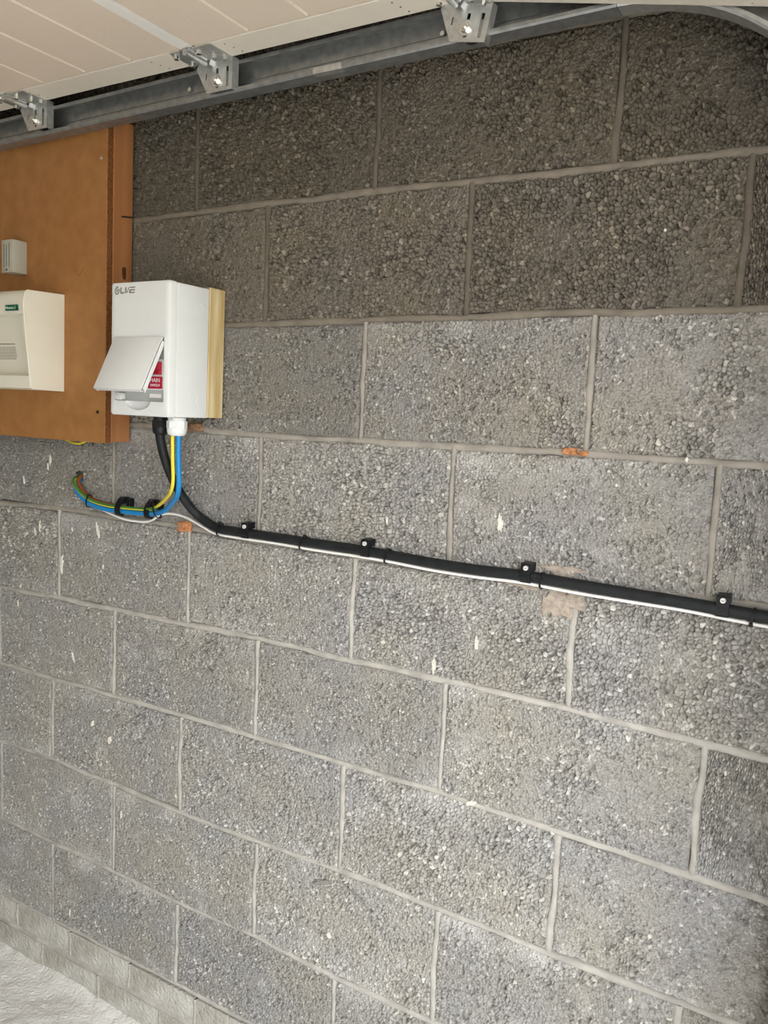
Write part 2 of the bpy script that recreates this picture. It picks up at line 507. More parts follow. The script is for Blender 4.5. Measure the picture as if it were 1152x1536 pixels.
# head joints per course
HEADS = [
    [-0.231, 0.2225, 0.676], [-0.449, 0.002, 0.455, 0.906], [-0.233, 0.2225, 0.676, 1.1305],
    [-0.003, 0.442, 0.895, 1.355], [-0.2095, 0.2365, 0.6795, 1.129], [-0.012, 0.4365, 0.8845, 1.339],
    [0.229, 0.6805, 1.1285], [-0.012, 0.4355, 0.891, 1.345], [0.236, 0.6895, 1.1395], [0.0, 0.45, 0.9, 1.35],
]
XL, XR = -2.40, FX0
wb = MB().box(-4.0, XR, 0.021, 0.12, -0.1, 2.45).build('wall_back', M['slab'])
struct(wb)
wb['label'] = 'grey aggregate block wall with pale mortar joints and a brick footing'

def bed_joint(k, name='bed_joint', zf=None, w=0.0125, x0=XL, x1=XR):
    xs = np.arange(x0, x1 + 0.004, 0.006)
    prof = [(-1.25, 0.012), (-1.0, 0.0046), (-0.72, 0.0026), (-0.3, 0.0014), (0.2, 0.0012), (0.7, 0.0024), (1.0, 0.0050), (1.25, 0.012)]
    V = []; F = []
    s = 60 + k * 7.7
    for i, x in enumerate(xs):
        xx = np.array([x]); zz = np.array([0.0])
        z = (zf(x) if zf else bedz(k, x)) + 0.0045 * (vnoise(xx, zz, 0.11, s)[0] - 0.5) + 0.0016 * (vnoise(xx, zz, 0.021, s + 1)[0] - 0.5)
        ww = w / 2 * (0.86 + 0.36 * vnoise(xx, zz, 0.07, s + 2)[0])
        dy = 0.0022 * (vnoise(xx, zz, 0.05, s + 3)[0] - 0.5)
        for t, y in prof:
            jit = 0.0006 * (hash2(np.array([float(i)]), np.array([t * 10.0]), s)[0] - 0.5)
            V.append((x, y + dy + jit, z + t * ww))
    n = len(prof)
    for i in range(len(xs) - 1):
        for j in range(n - 1):
            F.append((i * n + j, (i + 1) * n + j, (i + 1) * n + j + 1, i * n + j + 1))
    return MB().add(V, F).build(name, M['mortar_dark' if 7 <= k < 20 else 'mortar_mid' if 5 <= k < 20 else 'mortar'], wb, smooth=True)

for k in range(0, 10):
    bed_joint(k)

def head_mesh(seed, h=0.214, w=0.0115, nm='head_joint', mat='mortar'):
    zs = np.linspace(-h / 2 - 0.002, h / 2 + 0.002, 34)
    prof = [(-1.3, 0.012), (-1.0, 0.0046), (-0.7, 0.0026), (-0.2, 0.0013), (0.3, 0.0013), (0.75, 0.0026), (1.0, 0.0050), (1.3, 0.012)]
    V = []; F = []
    for i, z in enumerate(zs):
        zz = np.array([z]); o = np.array([0.0])
        dx = 0.006 * (vnoise(zz, o, 0.08, seed)[0] - 0.5) + 0.0015 * (vnoise(zz, o, 0.02, seed + 1)[0] - 0.5)
        ww = w / 2 * (0.8 + 0.45 * vnoise(zz, o, 0.06, seed + 2)[0])
        dy = 0.0022 * (vnoise(zz, o, 0.04, seed + 3)[0] - 0.5)
        for t, y in prof:
            V.append((dx + t * ww, y + dy, z))
    n = len(prof)
    for i in range(len(zs) - 1):
        for j in range(n - 1):
            F.append((i * n + j, i * n + j + 1, (i + 1) * n + j + 1, (i + 1) * n + j))
    me = bpy.data.meshes.new(nm)
    me.from_pydata(V, [], F)
    me.materials.append(M[mat])
    me.shade_smooth()
    return me
HEADM = [head_mesh(200 + 9.1 * i) for i in range(6)]
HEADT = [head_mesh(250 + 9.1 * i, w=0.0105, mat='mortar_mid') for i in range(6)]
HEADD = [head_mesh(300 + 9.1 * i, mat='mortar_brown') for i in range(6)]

# which relief each visible block shows, by (course, number of the head joint on its left + 1)
PICK = {(7, 2): 4, (7, 3): 5, (7, 1): 2, (6, 3): 1, (6, 2): 7, (4, 3): 4, (4, 4): 5, (5, 4): 3, (5, 3): 0, (3, 4): 5, (3, 3): 1,
        (2, 3): 10, (2, 4): 2, (1, 3): 8, (1, 2): 6, (0, 2): 8, (8, 3): 10, (8, 2): 3, (7, 4): 5, (4, 2): 2, (4, 1): 6, (5, 1): 9, (6, 1): 6}
HOLE = (-0.1315, 1.3580)
# the top courses are darker and browner than the rest
COURSE_TINT = [(0.97, 0.98, 0.985, 1)] * 4 + [(0.94, 0.945, 0.945, 1)] * 2 + [(0.88, 0.875, 0.86, 1)] + [(0.45, 0.415, 0.36, 1), (0.345, 0.315, 0.265, 1), (0.34, 0.31, 0.26, 1)]
TONE = {(6, 1): 0.78, (6, 0): 0.78, (6, 2): 0.92, (5, 0): 0.86, (5, 1): 0.84, (4, 0): 0.92, (4, 1): 0.9, (3, 0): 0.93, (2, 0): 0.93, (2, 1): 0.94}   # darker blocks at left, with shade by the board painted in
for k in range(10):
    heads = list(HEADS[k])
    while heads[0] > XL + 0.45:
        heads.insert(0, heads[0] - 0.45)
    nleft = len(heads) - len(HEADS[k])
    while heads[-1] < XR - 0.45:
        heads.append(heads[-1] + 0.45)
    ed = [XL] + heads + [XR]
    for i in range(len(ed) - 1):
        a, b = ed[i], ed[i + 1]
        if b - a < 0.03:
            continue
        xm = (a + b) / 2
        zb, zt = bedz(k, xm), bedz(k + 1, xm)
        wd, ht = b - a - 0.0095, zt - zb - 0.0100
        tilt = -math.atan2((bedz(k, b) - bedz(k, a) + bedz(k + 1, b) - bedz(k + 1, a)) / 2, b - a)
        key = (k, i - nleft)
        v = PICK.get(key, (k * 5 + i * 7 + (k * i) % 3) % len(BLOCKS))
        flip = (k * 3 + i) % 4
        if a < HOLE[0] < b and zb < HOLE[1] < zt:
            me = block_mesh(77.7, 0.1, hole=((HOLE[0] - xm) * BW / wd, (HOLE[1] - (zb + zt) / 2) * BH / ht, 0.0145))
            flip = 0
        else:
            me = BLOCKS[v]
        o = link('concrete_block', me, wb)
        o.location = (xm, 0.0008 * math.sin(k * 4.1 + i * 2.3), (zb + zt) / 2)
        o.rotation_euler = (0, tilt + (math.pi if flip in (1, 3) and key not in ((7, 3), (7, 2)) else 0), 0)
        o.scale = (wd / BW, 1, ht / BH)
        o.color = [c * TONE.get(key, 1.0) for c in COURSE_TINT[k]]
    for i, x in enumerate(heads):
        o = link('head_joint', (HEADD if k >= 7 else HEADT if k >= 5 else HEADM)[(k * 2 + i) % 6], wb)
        z0, z1 = bedz(k, x), bedz(k + 1, x)
        o.location = (x, 0, (z0 + z1) / 2)
        o.scale = (1, 1, (z1 - z0 - 0.010) / 0.214)

# two courses of brick under the blocks
def brick_mesh(seed):
    bm = bmesh.new()
    bmesh.ops.create_cube(bm, size=1)
    for v in bm.verts:
        v.co = Vector((v.co.x * 0.215, v.co.y * 0.03, v.co.z * 0.066))
    bmesh.ops.bevel(bm, geom=list(bm.edges), offset=0.0016, segments=1, affect='EDGES')
    r = random.Random(seed)
    for v in bm.verts:
        v.co += Vector((r.uniform(-1, 1), r.uniform(-1, 1), r.uniform(-1, 1))) * 0.0008
    me = bpy.data.meshes.new('brick')
    bm.to_mesh(me); bm.free()
    me.materials.append(M['brick'])
    return me
BRICKS = [brick_mesh(i) for i in range(4)]
for c, (z, h0) in enumerate(((0.1175, -0.157), (0.0385, -0.049))):
    x = h0 - 0.2225 * 10
    i = 0
    while x < XR - 0.05:
        x1 = min(x + 0.2225, XR)
        o = link('brick', BRICKS[(i * 3 + c) % 4], wb)
        o.location = ((x + x1) / 2, 0.0148 + 0.0012 * math.sin(i * 3.7 + c), z + 0.001 * math.sin(i * 2.1))
        o.scale = ((x1 - x - 0.0085) / 0.215, 1, 1)
        hj = link('head_joint', HEADM[i % 6], wb)
        hj.location = (x, -0.0026, z); hj.scale = (0.8, 1, 0.30)
        x = x1; i += 1
bed_joint(20, zf=lambda x: 0.078, w=0.0165).location.y = -0.0042

# pale splashes of mortar and paint, brick crumbs in the joints
def splash(name, x, z, w, h, mat, seed, thick=0.0018, rot=0.0, n=14, rough=0.35, y0=-0.0002):
    r = random.Random(seed)
    ring = []
    for k in range(n):
        a = 2 * math.pi * k / n
        q = 1 + rough * (r.uniform(-1, 0.7) if n < 30 else 0.75 * math.sin(3 * a + seed) + 0.45 * math.sin(7 * a + 2 * seed) + 0.5 * r.uniform(-1, 1))
        px, pz = math.cos(a) * w / 2 * q, math.sin(a) * h / 2 * q
        ring.append((px * math.cos(rot) - pz * math.sin(rot), px * math.sin(rot) + pz * math.cos(rot)))
    V = [(x + a, y0 + 0.004, z + b) for a, b in ring] + [(x + a * 0.8, y0 - thick * r.uniform(0.5, 1), z + b * 0.8) for a, b in ring]
    V += [(x + a * 0.35, y0 - thick * r.uniform(0.7, 1.3), z + b * 0.35) for a, b in ring] + [(x, y0 - thick * 1.1, z)]
    F = []
    for k in range(n):
        j = (k + 1) % n
        F += [(k, j, n + j, n + k), (n + k, n + j, 2 * n + j, 2 * n + k), (2 * n + k, 2 * n + j, 3 * n)]
    F.append(tuple(range(n - 1, -1, -1)))
    return MB().add(V, F).build(name, mat, wb, smooth=False)
for i, (x, z, w, h, rt_) in enumerate([
        (-0.241, 1.392, .005, .026, .05), (-0.249, 1.375, .004, .018, 0), (-0.344, 1.333, .006, .026, .1), (-0.063, 1.234, .009, .044, .25),
        (-0.196, 1.134, .013, .050, .05), (-0.077, 0.742, .009, .020, -.25), (-0.014, 0.714, .011, .022, -.25), (0.752, 1.344, .006, .020, .1),
        (0.985, 1.363, .012, .036, .1), (-0.370, 1.003, .007, .020, .2), (-0.149, 0.900, .011, .034, .3), (0.963, 0.836, .026, .011, .4),
        (1.229, 1.849, .005, .006, 0), (1.291, 1.496, .006, .009, 0), (0.032, 0.533, .006, .020, 0), (0.954, 1.139, .009, .026, .1),
        (0.869, 1.078, .008, .030, 0), (-0.157, 0.203, .004, .026, 0), (1.278, 0.576, .008, .010, 0), (1.343, 0.570, .012, .005, .3),
        (-0.280, 1.218, .005, .036, 0), (-0.041, 1.146, .004, .014, .1), (1.300, 0.700, .008, .010, .2), (0.895, 1.648, .006, .006, 0),
        (-0.300, 1.205, .004, .020, .1), (-0.155, 1.225, .004, .012, .2), (0.66, 0.455, .008, .016, .8)]):
    splash('mortar_splash', x, z, w, h, M['splash'], 40 + i, rot=rt_)
splash('mortar_smear', 1.098, 1.238, .058, .062, M['smear'], 3, thick=0.0016, n=56, rough=0.22)
splash('mortar_smear', 1.128, 1.246, .050, .034, M['smear'], 4, thick=0.0016, n=48, rough=0.22)
splash('mortar_smear', 1.030, 1.262, .110, .018, M['smear'], 5, thick=0.0010, n=48, rough=0.25)
splash('mortar_smear', 1.105, 1.293, .070, .022, M['smear'], 6, thick=0.0010, n=48, rough=0.3)

def chunk(name, x, y, z, sx, sy, sz, mat, seed, parent):
    bm = bmesh.new()
    bmesh.ops.create_icosphere(bm, subdivisions=2, radius=1)
    r = random.Random(seed)
    for v in bm.verts:
        q = Vector((max(-.72, min(.72, v.co.x)), max(-.72, min(.72, v.co.y)), max(-.72, min(.72, v.co.z)))) * 1.35
        q *= 1 + r.uniform(-.24, .12)
        v.co = Vector((x + q.x * sx / 2, y + q.y * sy / 2, z + q.z * sz / 2))
    me = bpy.data.meshes.new(name); bm.to_mesh(me); bm.free()
    me.materials.append(mat)
    return link(name, me, parent)
chunk('brick_fragment', 0.2274, 0.001, 1.2740, .040, .022, .026, M['brownstone'], 1, wb).data.materials[0] = M['redbrick']
chunk('brick_fragment', 1.1020, 0.002, 1.4975, .028, .014, .012, M['redbrick'], 2, wb)
chunk('brick_fragment', 1.1260, 0.002, 1.4955, .016, .013, .010, M['redbrick'], 3, wb)
chunk('brick_fragment', 0.2540, 0.001, 1.4975, .040, .020, .020, M['brownstone'], 4, wb)

M['scuff'] = nmat('dark_scuff', (0.27, 0.26, 0.24), 0.95, var=0.3, vscale=200, spec=0.1)
splash('scuff_mark', 0.655, 0.572, .105, .008, M['scuff'], 71, thick=0.0004, n=40, rough=0.35, rot=0.30)
splash('scuff_mark', 0.733, 0.560, .055, .006, M['scuff'], 72, thick=0.0004, n=40, rough=0.35, rot=-0.55)

# ---------------------------------------------------------------- floor, other walls, outside
def axis(*segs):
    out = []
    for a, b, s in segs:
        out.append(np.arange(a, b, s))
    out.append(np.array([segs[-1][1]]))
    return np.concatenate(out)
fx = axis((-4.0, -1.2, 0.2), (-1.2, 0.6, 0.010), (0.6, FX1, 0.1))
fy = axis((-2.9, -0.8, 0.15), (-0.8, -0.12, 0.012), (-0.12, 0.02, 0.006))
FXg, FYg = np.meshgrid(fx, fy)
FZ = 0.016 * np.exp(np.minimum(FYg, 0) / 0.030) * (0.55 + 0.9 * vnoise(FXg, FYg, 0.16, 5)) \
    + 0.006 * (vnoise(FXg, FYg, 0.07, 8) - 0.5) + 0.0045 * (vnoise(FXg, FYg, 0.028, 9) - 0.5) - 0.003
FZ += 0.0035 * (vnoise(FXg, FYg, 0.013, 12) - 0.5)
near = sstep(-1.0, -0.6, FYg) * sstep(-1.4, -1.0, FXg) * (1 - sstep(0.5, 0.7, FXg))
FZ = FZ * near
nX, nY = len(fx), len(fy)
idx = np.arange(nX * nY).reshape(nY, nX)
FF = np.stack([idx[:-1, :-1], idx[:-1, 1:], idx[1:, 1:], idx[1:, :-1]], -1).reshape(-1, 4)
fl = MB().add(np.stack([FXg, FYg, FZ], -1).reshape(-1, 3).tolist(), FF.tolist()).build('floor', M['concrete'], None, smooth=True)
struct(fl); fl['label'] = 'pale trowelled concrete garage floor'
struct(MB().box(FX1, 12.0, -9.0, 6.0, -0.12, -0.02).build('ground_driveway', M['drive']))
hd = MB()  # unseen hedge, added to block low sky and shape the wall's light
hr = random.Random(9)
for i in range(60):
    y0 = -10 + i * 0.28
    hd.box(9.5 - hr.uniform(0, .25), 10.6, y0, y0 + 0.30, -0.05, 2.3 + hr.uniform(-.25, .25), 0.08, 1)
struct(hd.build('ground_hedge_blocker', nmat('hedge_blocker', (0.05, 0.075, 0.03), 0.9, var=0.4, vscale=6)))
nib = MB()
nib.box(FX0, FX1, OY0, 0.12, -0.1, 2.45)
nib.box(FX0, FX1, -2.9, OY1, -0.1, 2.45)
nib.box(FX0, FX1, OY1, OY0, OZ, 2.45)
struct(nib.build('wall_right', M['plaster']))
struct(MB().box(-4.12, -4.0, -2.9, 0.12, -0.1, 2.45).build('wall_left', M['plaster']))
struct(MB().box(-4.12, FX1, -3.02, -2.9, -0.1, 2.45).build('wall_front', M['plaster']))
struct(MB().box(-4.12, FX1, -3.02, 0.12, 2.45, 2.55).build('ceiling', M['ceil']))

# ---------------------------------------------------------------- overhead garage door, lying open under the ceiling
YE, YS, ZP = -0.122, -0.185, 2.195       # end of the leaf, inner line of its end stile, underside
door = thing('garage_door', 'beige ribbed sectional garage door standing open overhead', 'garage door', (0.385, YE, ZP))
def door_section(xs, length, tilt, first=False):
    """xs: world X of its left edge; ribs across; local X from 0"""
    prof = [(0.0, 0.012), (0.002, 0.0)]
    for rx in (0.137, 0.266, 0.395):
        if rx < length - 0.05:
            prof += [(rx - 0.0045, 0.0), (rx - 0.0015, 0.0035), (rx + 0.0035, 0.0)]
    prof += [(length - 0.002, 0.0), (length, 0.004), (length, 0.040), (0.0, 0.040)]
    prof = [(a, b) for a, b in prof]
    sec = MB().prism(prof, 1, -2.30, YS - YE - 0.0015).build('door_section', M['door'], door)
    st = MB().box(0.004, length - 0.004, YS - YE + 0.0015, 0.0, -0.0015, 0.040, 0.0012).build('end_stile', M['door2'], sec)
    for sx in (0.080, length - 0.075):
        for sy in (-0.048, -0.03, -0.012):
            MB().cyl((sx + 0.3 * sy, sy, -0.0026), (sx + 0.3 * sy, sy, 0.0), 0.0018, n=8).build('screw', M['zinc'], sec)
    MB().prism([(length - 0.0005, 0.0), (length + 0.0265, -0.0005), (length + 0.0285, 0.036), (length - 0.0005, 0.036)], 1, -2.30, YS - YE + 0.02).build('edge_strip', M['white_strip'], sec)
    sec.location = (xs - 0.385, 0, 0)
    sec.rotation_euler = (0, tilt, 0)
    return sec
door_section(-1.230, 0.512, 0.0)
door_section(-0.690, 0.512, 0.0)
door_section(-0.150, 0.520, 0.0)
door_section(0.400, 0.505, 0.0)
bs = door_section(0.922, 0.515, 0.213)

def hinge(x, tilt, z=0.0):
    m_ = MB()
    # leaf plates screwed under the stiles
    m_.box(-0.044, -0.004, -0.062, 0.000, -0.0035, -0.0015, 0.0006, 1)
    m_.box(0.006, 0.058, -0.062, 0.002, -0.0035, -0.0015, 0.0006, 1)
    # hanging plate, with slots cut through
    out = [(-0.026, -0.004), (0.0585, -0.004), (0.0585, -0.060), (-0.002, -0.060), (-0.030, -0.012)]
    bm = bmesh.new()
    vs = [bm.verts.new((a, -0.002, b)) for a, b in out]
    loops = [vs]
    edges = [bm.edges.new((vs[i], vs[(i + 1) % len(vs)])) for i in range(len(vs))]
    for (a0, a1, b0, b1) in ((0.0205, 0.0265, -0.054, -0.018), (0.0455, 0.0515, -0.054, -0.018), (-0.0055, -0.003, -0.036, -0.024)):
        q = [bm.verts.new((p, -0.002, r_)) for p, r_ in ((a0, b0), (a1, b0), (a1, b1), (a0, b1))]
        edges += [bm.edges.new((q[i], q[(i + 1) % 4])) for i in range(4)]
    bmesh.ops.triangle_fill(bm, edges=edges, use_beauty=True)
    g = bmesh.ops.extrude_face_region(bm, geom=list(bm.faces))
    for e in g['geom']:
        if isinstance(e, bmesh.types.BMVert):
            e.co.y -= 0.002
    bm.verts.index_update()
    m_.add([v.co[:] for v in bm.verts], [[v.index for v in f.verts] for f in bm.faces])
    bm.free()
    # folded edge of the hanging plate
    m_.box(0.0585, 0.0605, -0.004, 0.014, -0.060, -0.0015)
    m_.prism([(0.006, -0.0035), (0.014, -0.0035), (0.010, -0.012)], 1, -0.012, -0.004)
    h = m_.build('roller_hinge', M['galv2'], door)
    k = MB()
    k.tube([(0.0, -0.066, -0.0085), (0.0, -0.012, -0.0085)], 0.0062, 12)
    k.tube([(0.010, -0.066, -0.0058), (0.010, -0.020, -0.0058)], 0.0040, 10)
    k.build('knuckle', M['galv2'], h, smooth=True)
    for sx, sy in ((-0.036, -0.050), (-0.030, -0.012), (0.020, -0.050), (0.034, -0.024), (0.048, -0.010)):
        MB().cyl((sx, sy, -0.0105), (sx, sy, -0.0035), 0.0046, 0.0058, 8).build('screw', M['zinc'], h)
    b = MB()
    b.cyl((0.0225, -0.0105, -0.040), (0.0225, -0.004, -0.040), 0.0075, 0.0085, 6)
    b.cyl((0.0225, -0.015, -0.040), (0.0225, -0.0105, -0.040), 0.0042, 0.0045, 10)
    b.cyl((0.0225, -0.0055, -0.040), (0.0225, -0.004, -0.040), 0.0115, 0.0115, 14)
    b.build('bolt', M['zinc'], h, smooth=True)
    # slide plate behind the slots
    MB().box(0.014, 0.056, -0.0015, 0.0, -0.058, -0.026).build('slide_plate', M['galv'], h)
    MB().cyl((0.0225, 0.0, -0.034), (0.0225, 0.012, -0.034), 0.0055, n=10).build('axle', M['zinc'], h)
    r_ = MB()
    prof_r = [(0.009, 0.006), (0.010, 0.019), (0.0125, 0.0215), (0.021, 0.0215), (0.0235, 0.019), (0.0240, 0.006)]
    V = []; F = []
    for (yy, rr) in prof_r:
        for q in range(20):
            a = 2 * math.pi * q / 20
            V.append((0.0225 + rr * math.cos(a), yy, -0.034 + rr * math.sin(a)))
    for i in range(len(prof_r) - 1):
        for q in range(20):
            F.append((i * 20 + q, i * 20 + (q + 1) % 20, (i + 1) * 20 + (q + 1) % 20, (i + 1) * 20 + q))
    F += [tuple(range(20)), tuple((len(prof_r) - 1) * 20 + q for q in range(19, -1, -1))]
    r_.add(V, F).build('roller', M['nylon'], h, smooth=True)
    h.location = (x - 0.385, 0, z)
    h.rotation_euler = (0, tilt, 0)
    return h
hinge(0.385, 0.0)
hinge(-0.148, 0.0)
hinge(-0.690, 0.0)
hinge(0.912, 0.19)

# ---------------------------------------------------------------- door track
track = thing('door_track', 'galvanised steel roller track curving down beside the garage door', 'door track', (1.161, -0.085, 2.141))
TP = [(0.0, 0.0), (-0.030, 0.0), (-0.0325, 0.003), (-0.0325, 0.008), (-0.0310, 0.008), (-0.0310, 0.0035), (-0.029, 0.0018), (-0.0018, 0.0018),
      (-0.0018, 0.028), (0.0012, 0.031), (0.0012, 0.0585), (-0.022, 0.0585), (-0.022, 0.053), (-0.0235, 0.053), (-0.0235, 0.0603), (0.003, 0.0603), (0.003, 0.030), (0.0, 0.027)]
def sweep(path, name, mat, prof=TP, grow=0.0):
    """path: list of (x, z, angle) ; profile (y, h) with h along the outward normal; local to track"""
    V = []; F = []
    n = len(prof)
    for x, z, a in path:
        for (y, h) in prof:
            V.append((x + math.sin(a) * (h - grow), y - grow * 0.5, z + math.cos(a) * (h - grow)))
    for i in range(len(path) - 1):
        for j in range(n):
            F.append((i * n + j, (i + 1) * n + j, (i + 1) * n + (j + 1) % n, i * n + (j + 1) % n))
    F += [tuple(range(n)), tuple((len(path) - 1) * n + j for j in range(n - 1, -1, -1))]
    return MB().add(V, F).build(name, mat, track)
SL = 0.0130
TX0 = -3.3
ht_ = sweep([(TX0, TX0 * SL, 0), (0, 0, 0)], 'horizontal_track', M['galv'])
RR = 0.335
arc = []
for i in range(25):
    a = math.pi / 2 * i / 24
    arc.append((0.001 + RR * math.sin(a), -RR * (1 - math.cos(a)), a))
sweep(arc, 'curved_track', M['galv2'])
sweep([(0.001 + RR, -RR, math.pi / 2), (0.001 + RR, -2.13, math.pi / 2)], 'vertical_track', M['galv'])
# splice sleeve on the lower flange, and a short bracket plate where the curve is fixed
MB().box(-0.535, -0.475, -0.0345, -0.020, -0.0068 - 0.001, 0.0032, 0.0006, 1).build('splice_sleeve', M['galv2'], track)
MB().box(0.206, 0.300, -0.004, 0.080, -0.110, -0.098).build('track_bracket', M['galv2'], track)
for (x, z) in ((0.341, 2.182), (0.301, 2.168), (0.308, 2.148), (0.865, 2.170), (0.845, 2.150), (-0.20, 2.175), (1.09, 2.168)):
    MB().cyl((x - 1.161, -0.0045, z - 2.141), (x - 1.161, -0.001, z - 2.141), 0.0042, 0.0052, 10).build('rivet', M['zinc'], track, smooth=True)
# brackets that carry the track off the wall
for x in (-2.3, -0.7, 1.05):
    MB().box(x - 1.161, x - 1.121, 0.003, 0.080, 0.052 + (x - 1.161) * SL, 0.056 + (x - 1.161) * SL).build('wall_bracket', M['galv'], track)

# ---------------------------------------------------------------- meter board with its battens
board = thing('meter_board', 'orange-brown hardboard panel on stained timber battens', 'board', (-0.40, 0, 1.45))
def off(o, base):
    """geometry was written in world coordinates: move it under its thing"""
    for v in o.data.vertices:
        v.co -= base
    return o
BB = Vector((-0.40, 0, 1.45))
BX0 = -0.95
zt_b = 2.158
pb = off(MB().box(BX0, 0.0490, -0.0760, -0.0605, 1.4505, zt_b, 0.0006, 1).build('panel', M['hardboard'], board), BB)
# rough sawn edge of the sheet
ev = MB()
for i in range(60):
    z0 = 1.4505 + i * (zt_b - 1.4505) / 60; z1 = z0 + (zt_b - 1.4505) / 60
    ev.box(0.0470, 0.0496 + 0.0012 * random.random(), -0.0752 + 0.001 * random.random(), -0.0605, z0, z1)
off(ev.build('sheet_edge', M['boardedge'], board), BB)
off(MB().box(0.004, 0.0525, -0.0600, -0.0060, 1.4540, zt_b, 0.001, 1).build('batten', M['batten'], board), BB)
off(MB().box(BX0 + 0.02, BX0 + 0.07, -0.0600, -0.0060, 1.4540, zt_b, 0.001, 1).build('batten', M['batten'], board), BB)
off(chunk('knot', 0.0528, -0.029, 1.832, .0012, .012, .028, M['knot'], 8, board), BB)
off(MB().tube([(0.0495, -0.038, 1.9540), (0.0545, -0.036, 1.9545), (0.0560, -0.018, 1.9570), (0.0560, -0.007, 1.9590)], 0.0017, 8).build('nail', M['rust'], board), BB)
for x, z, mt in ((0.031, 2.071, 'zinc'), (0.025, 1.520, 'rust')):
    sc_ = MB()
    sc_.cyl((x, -0.0775, z), (x, -0.0755, z), 0.0034, 0.0042, 12)
    off(sc_.build('screw', M[mt], board, smooth=True), BB)
# hairline scratches in the sheet
for pts in ([(-0.055, 1.842), (-0.048, 1.829), (-0.040, 1.824), (-0.032, 1.832), (-0.022, 1.840)],):
    off(MB().tube([(a, -0.0760, b) for a, b in pts], 0.0006, 5).build('scratch', M['boardedge'], board), BB)
w_ = MB().tube(spline([(-0.16, -0.028, 1.4530), (-0.125, -0.028, 1.4440), (-0.095, -0.028, 1.4420), (-0.062, -0.028, 1.4530)]), 0.0028, 8).build('earth_wire', M['yellow'])
tag(w_, 'loop of yellow-green wire peeping out under the brown board', 'wire')

# ---------------------------------------------------------------- small grey box on the board
sb = thing('junction_box', 'small pale grey plastic box with moulded slots high on the brown board', 'junction box', (-0.245, -0.076, 1.834))
SBV = Vector((-0.245, -0.076, 1.834))
off(MB().box(-0.266, -0.224, -0.1145, -0.0762, 1.834, 1.909, 0.0015).build('case', M['greyplastic'], sb, smooth=True), SBV)
for x, z0, z1 in ((-0.2565, 1.846, 1.900), (-0.2470, 1.848, 1.897), (-0.2370, 1.846, 1.902)):
    off(MB().box(x - 0.001, x + 0.001, -0.1149, -0.1130, z0, z1).build('slot', M['groove'], sb), SBV)
off(MB().cyl((-0.2465, -0.1152, 1.8405), (-0.2465, -0.1130, 1.8405), 0.0022, n=10).build('screw', M['rust'], sb), SBV)

# ---------------------------------------------------------------- old cream consumer unit
ou = thing('consumer_unit', 'aged cream consumer unit with green label on the brown board', 'fuse box', (-0.28, -0.076, 1.563))
OV = Vector((-0.28, -0.076, 1.563))
OX0, OX1 = -0.470, -0.0889
side = [(-0.0762, 1.7835), (-0.1726, 1.7805), (-0.1790, 1.7755), (-0.1822, 1.7660), (-0.1840, 1.7500), (-0.1820, 1.7207), (-0.1753, 1.6565), (-0.1687, 1.5987),
        (-0.1662, 1.5724), (-0.1640, 1.5660), (-0.1600, 1.5642), (-0.0762, 1.5628)]
def inset(k):
    c = (-0.13, 1.67)
    return [(c[0] + (a - c[0]) * k, c[1] + (b - c[1]) * k) for a, b in side]
for xa, xb in ((OX1 - 0.0045, OX1), (OX0, OX0 + 0.0045)):
    off(MB().prism(side, 0, xa, xb).build('side_cheek', M['cream'], ou, bevel=0.0012), OV)
top = [(-0.0762, 1.7825), (-0.1718, 1.7795), (-0.1780, 1.7745), (-0.1810, 1.7650), (-0.1826, 1.7500), (-0.1812, 1.7280), (-0.1740, 1.7265), (-0.0762, 1.7265)]
off(MB().prism(top, 0, OX0 + 0.0045, OX1 - 0.0045).build('top_cover', M['cream'], ou, smooth=True), OV)
low = [(-0.0762, 1.5970), (-0.1560, 1.5970), (-0.1660, 1.5930), (-0.1648, 1.5724), (-0.1625, 1.5660), (-0.1590, 1.5650), (-0.0762, 1.5636)]
off(MB().prism(low, 0, OX0 + 0.0045, OX1 - 0.0045).build('bottom_cover', M['cream'], ou, smooth=True), OV)
door_f = [(-0.0762, 1.7265), (-0.1520, 1.7265), (-0.1500, 1.6600), (-0.1480, 1.5970), (-0.0762, 1.5970)]
off(MB().prism(door_f, 0, OX0 + 0.0045, OX1 - 0.0045).build('front_panel', M['cream'], ou), OV)
# curved return beside the recessed front
ret = [(-0.1500, 1.7265), (-0.1785, 1.7265), (-0.1775, 1.7000), (-0.1735, 1.6700), (-0.1665, 1.6350), (-0.1560, 1.6060), (-0.1500, 1.5970)]
off(MB().prism(ret, 0, OX1 - 0.0130, OX1 - 0.0045).build('front_return', M['cream'], ou), OV)
off(MB().box(-0.1505, -0.1075, -0.1848, -0.1800, 1.7345, 1.7470).build('green_label', M['green_lab'], ou), OV)
lb = text_mesh('Memera 3', 0.0088, 'lettering', M['pale_print'], ou, Vector((-0.1495, -0.1851, 1.7378)) - OV, sx=0.98)
# block of tiny print on the front panel (not legible)
pr = MB()
pr_r = random.Random(5)
def printline(x0, x1, z, h):
    x = x0
    yf = -0.1520 + (1.7265 - z) * (0.002 / 0.0665) - 0.0004
    while x < x1:
        w = pr_r.uniform(0.002, 0.007)
        pr.box(x, min(x + w, x1), yf - 0.0003, yf + 0.0006, z - h / 2, z + h / 2)
        x += w + 0.0018
printline(-0.265, -0.1660, 1.6650, 0.0024)
for i, (xe) in enumerate((-0.164, -0.163, -0.162, -0.1615, -0.160, -0.160, -0.161, -0.163)):
    printline(-0.265, xe, 1.6575 - i * 0.0037, 0.0013)
off(pr.build('small_print', M['ink'], ou), OV)

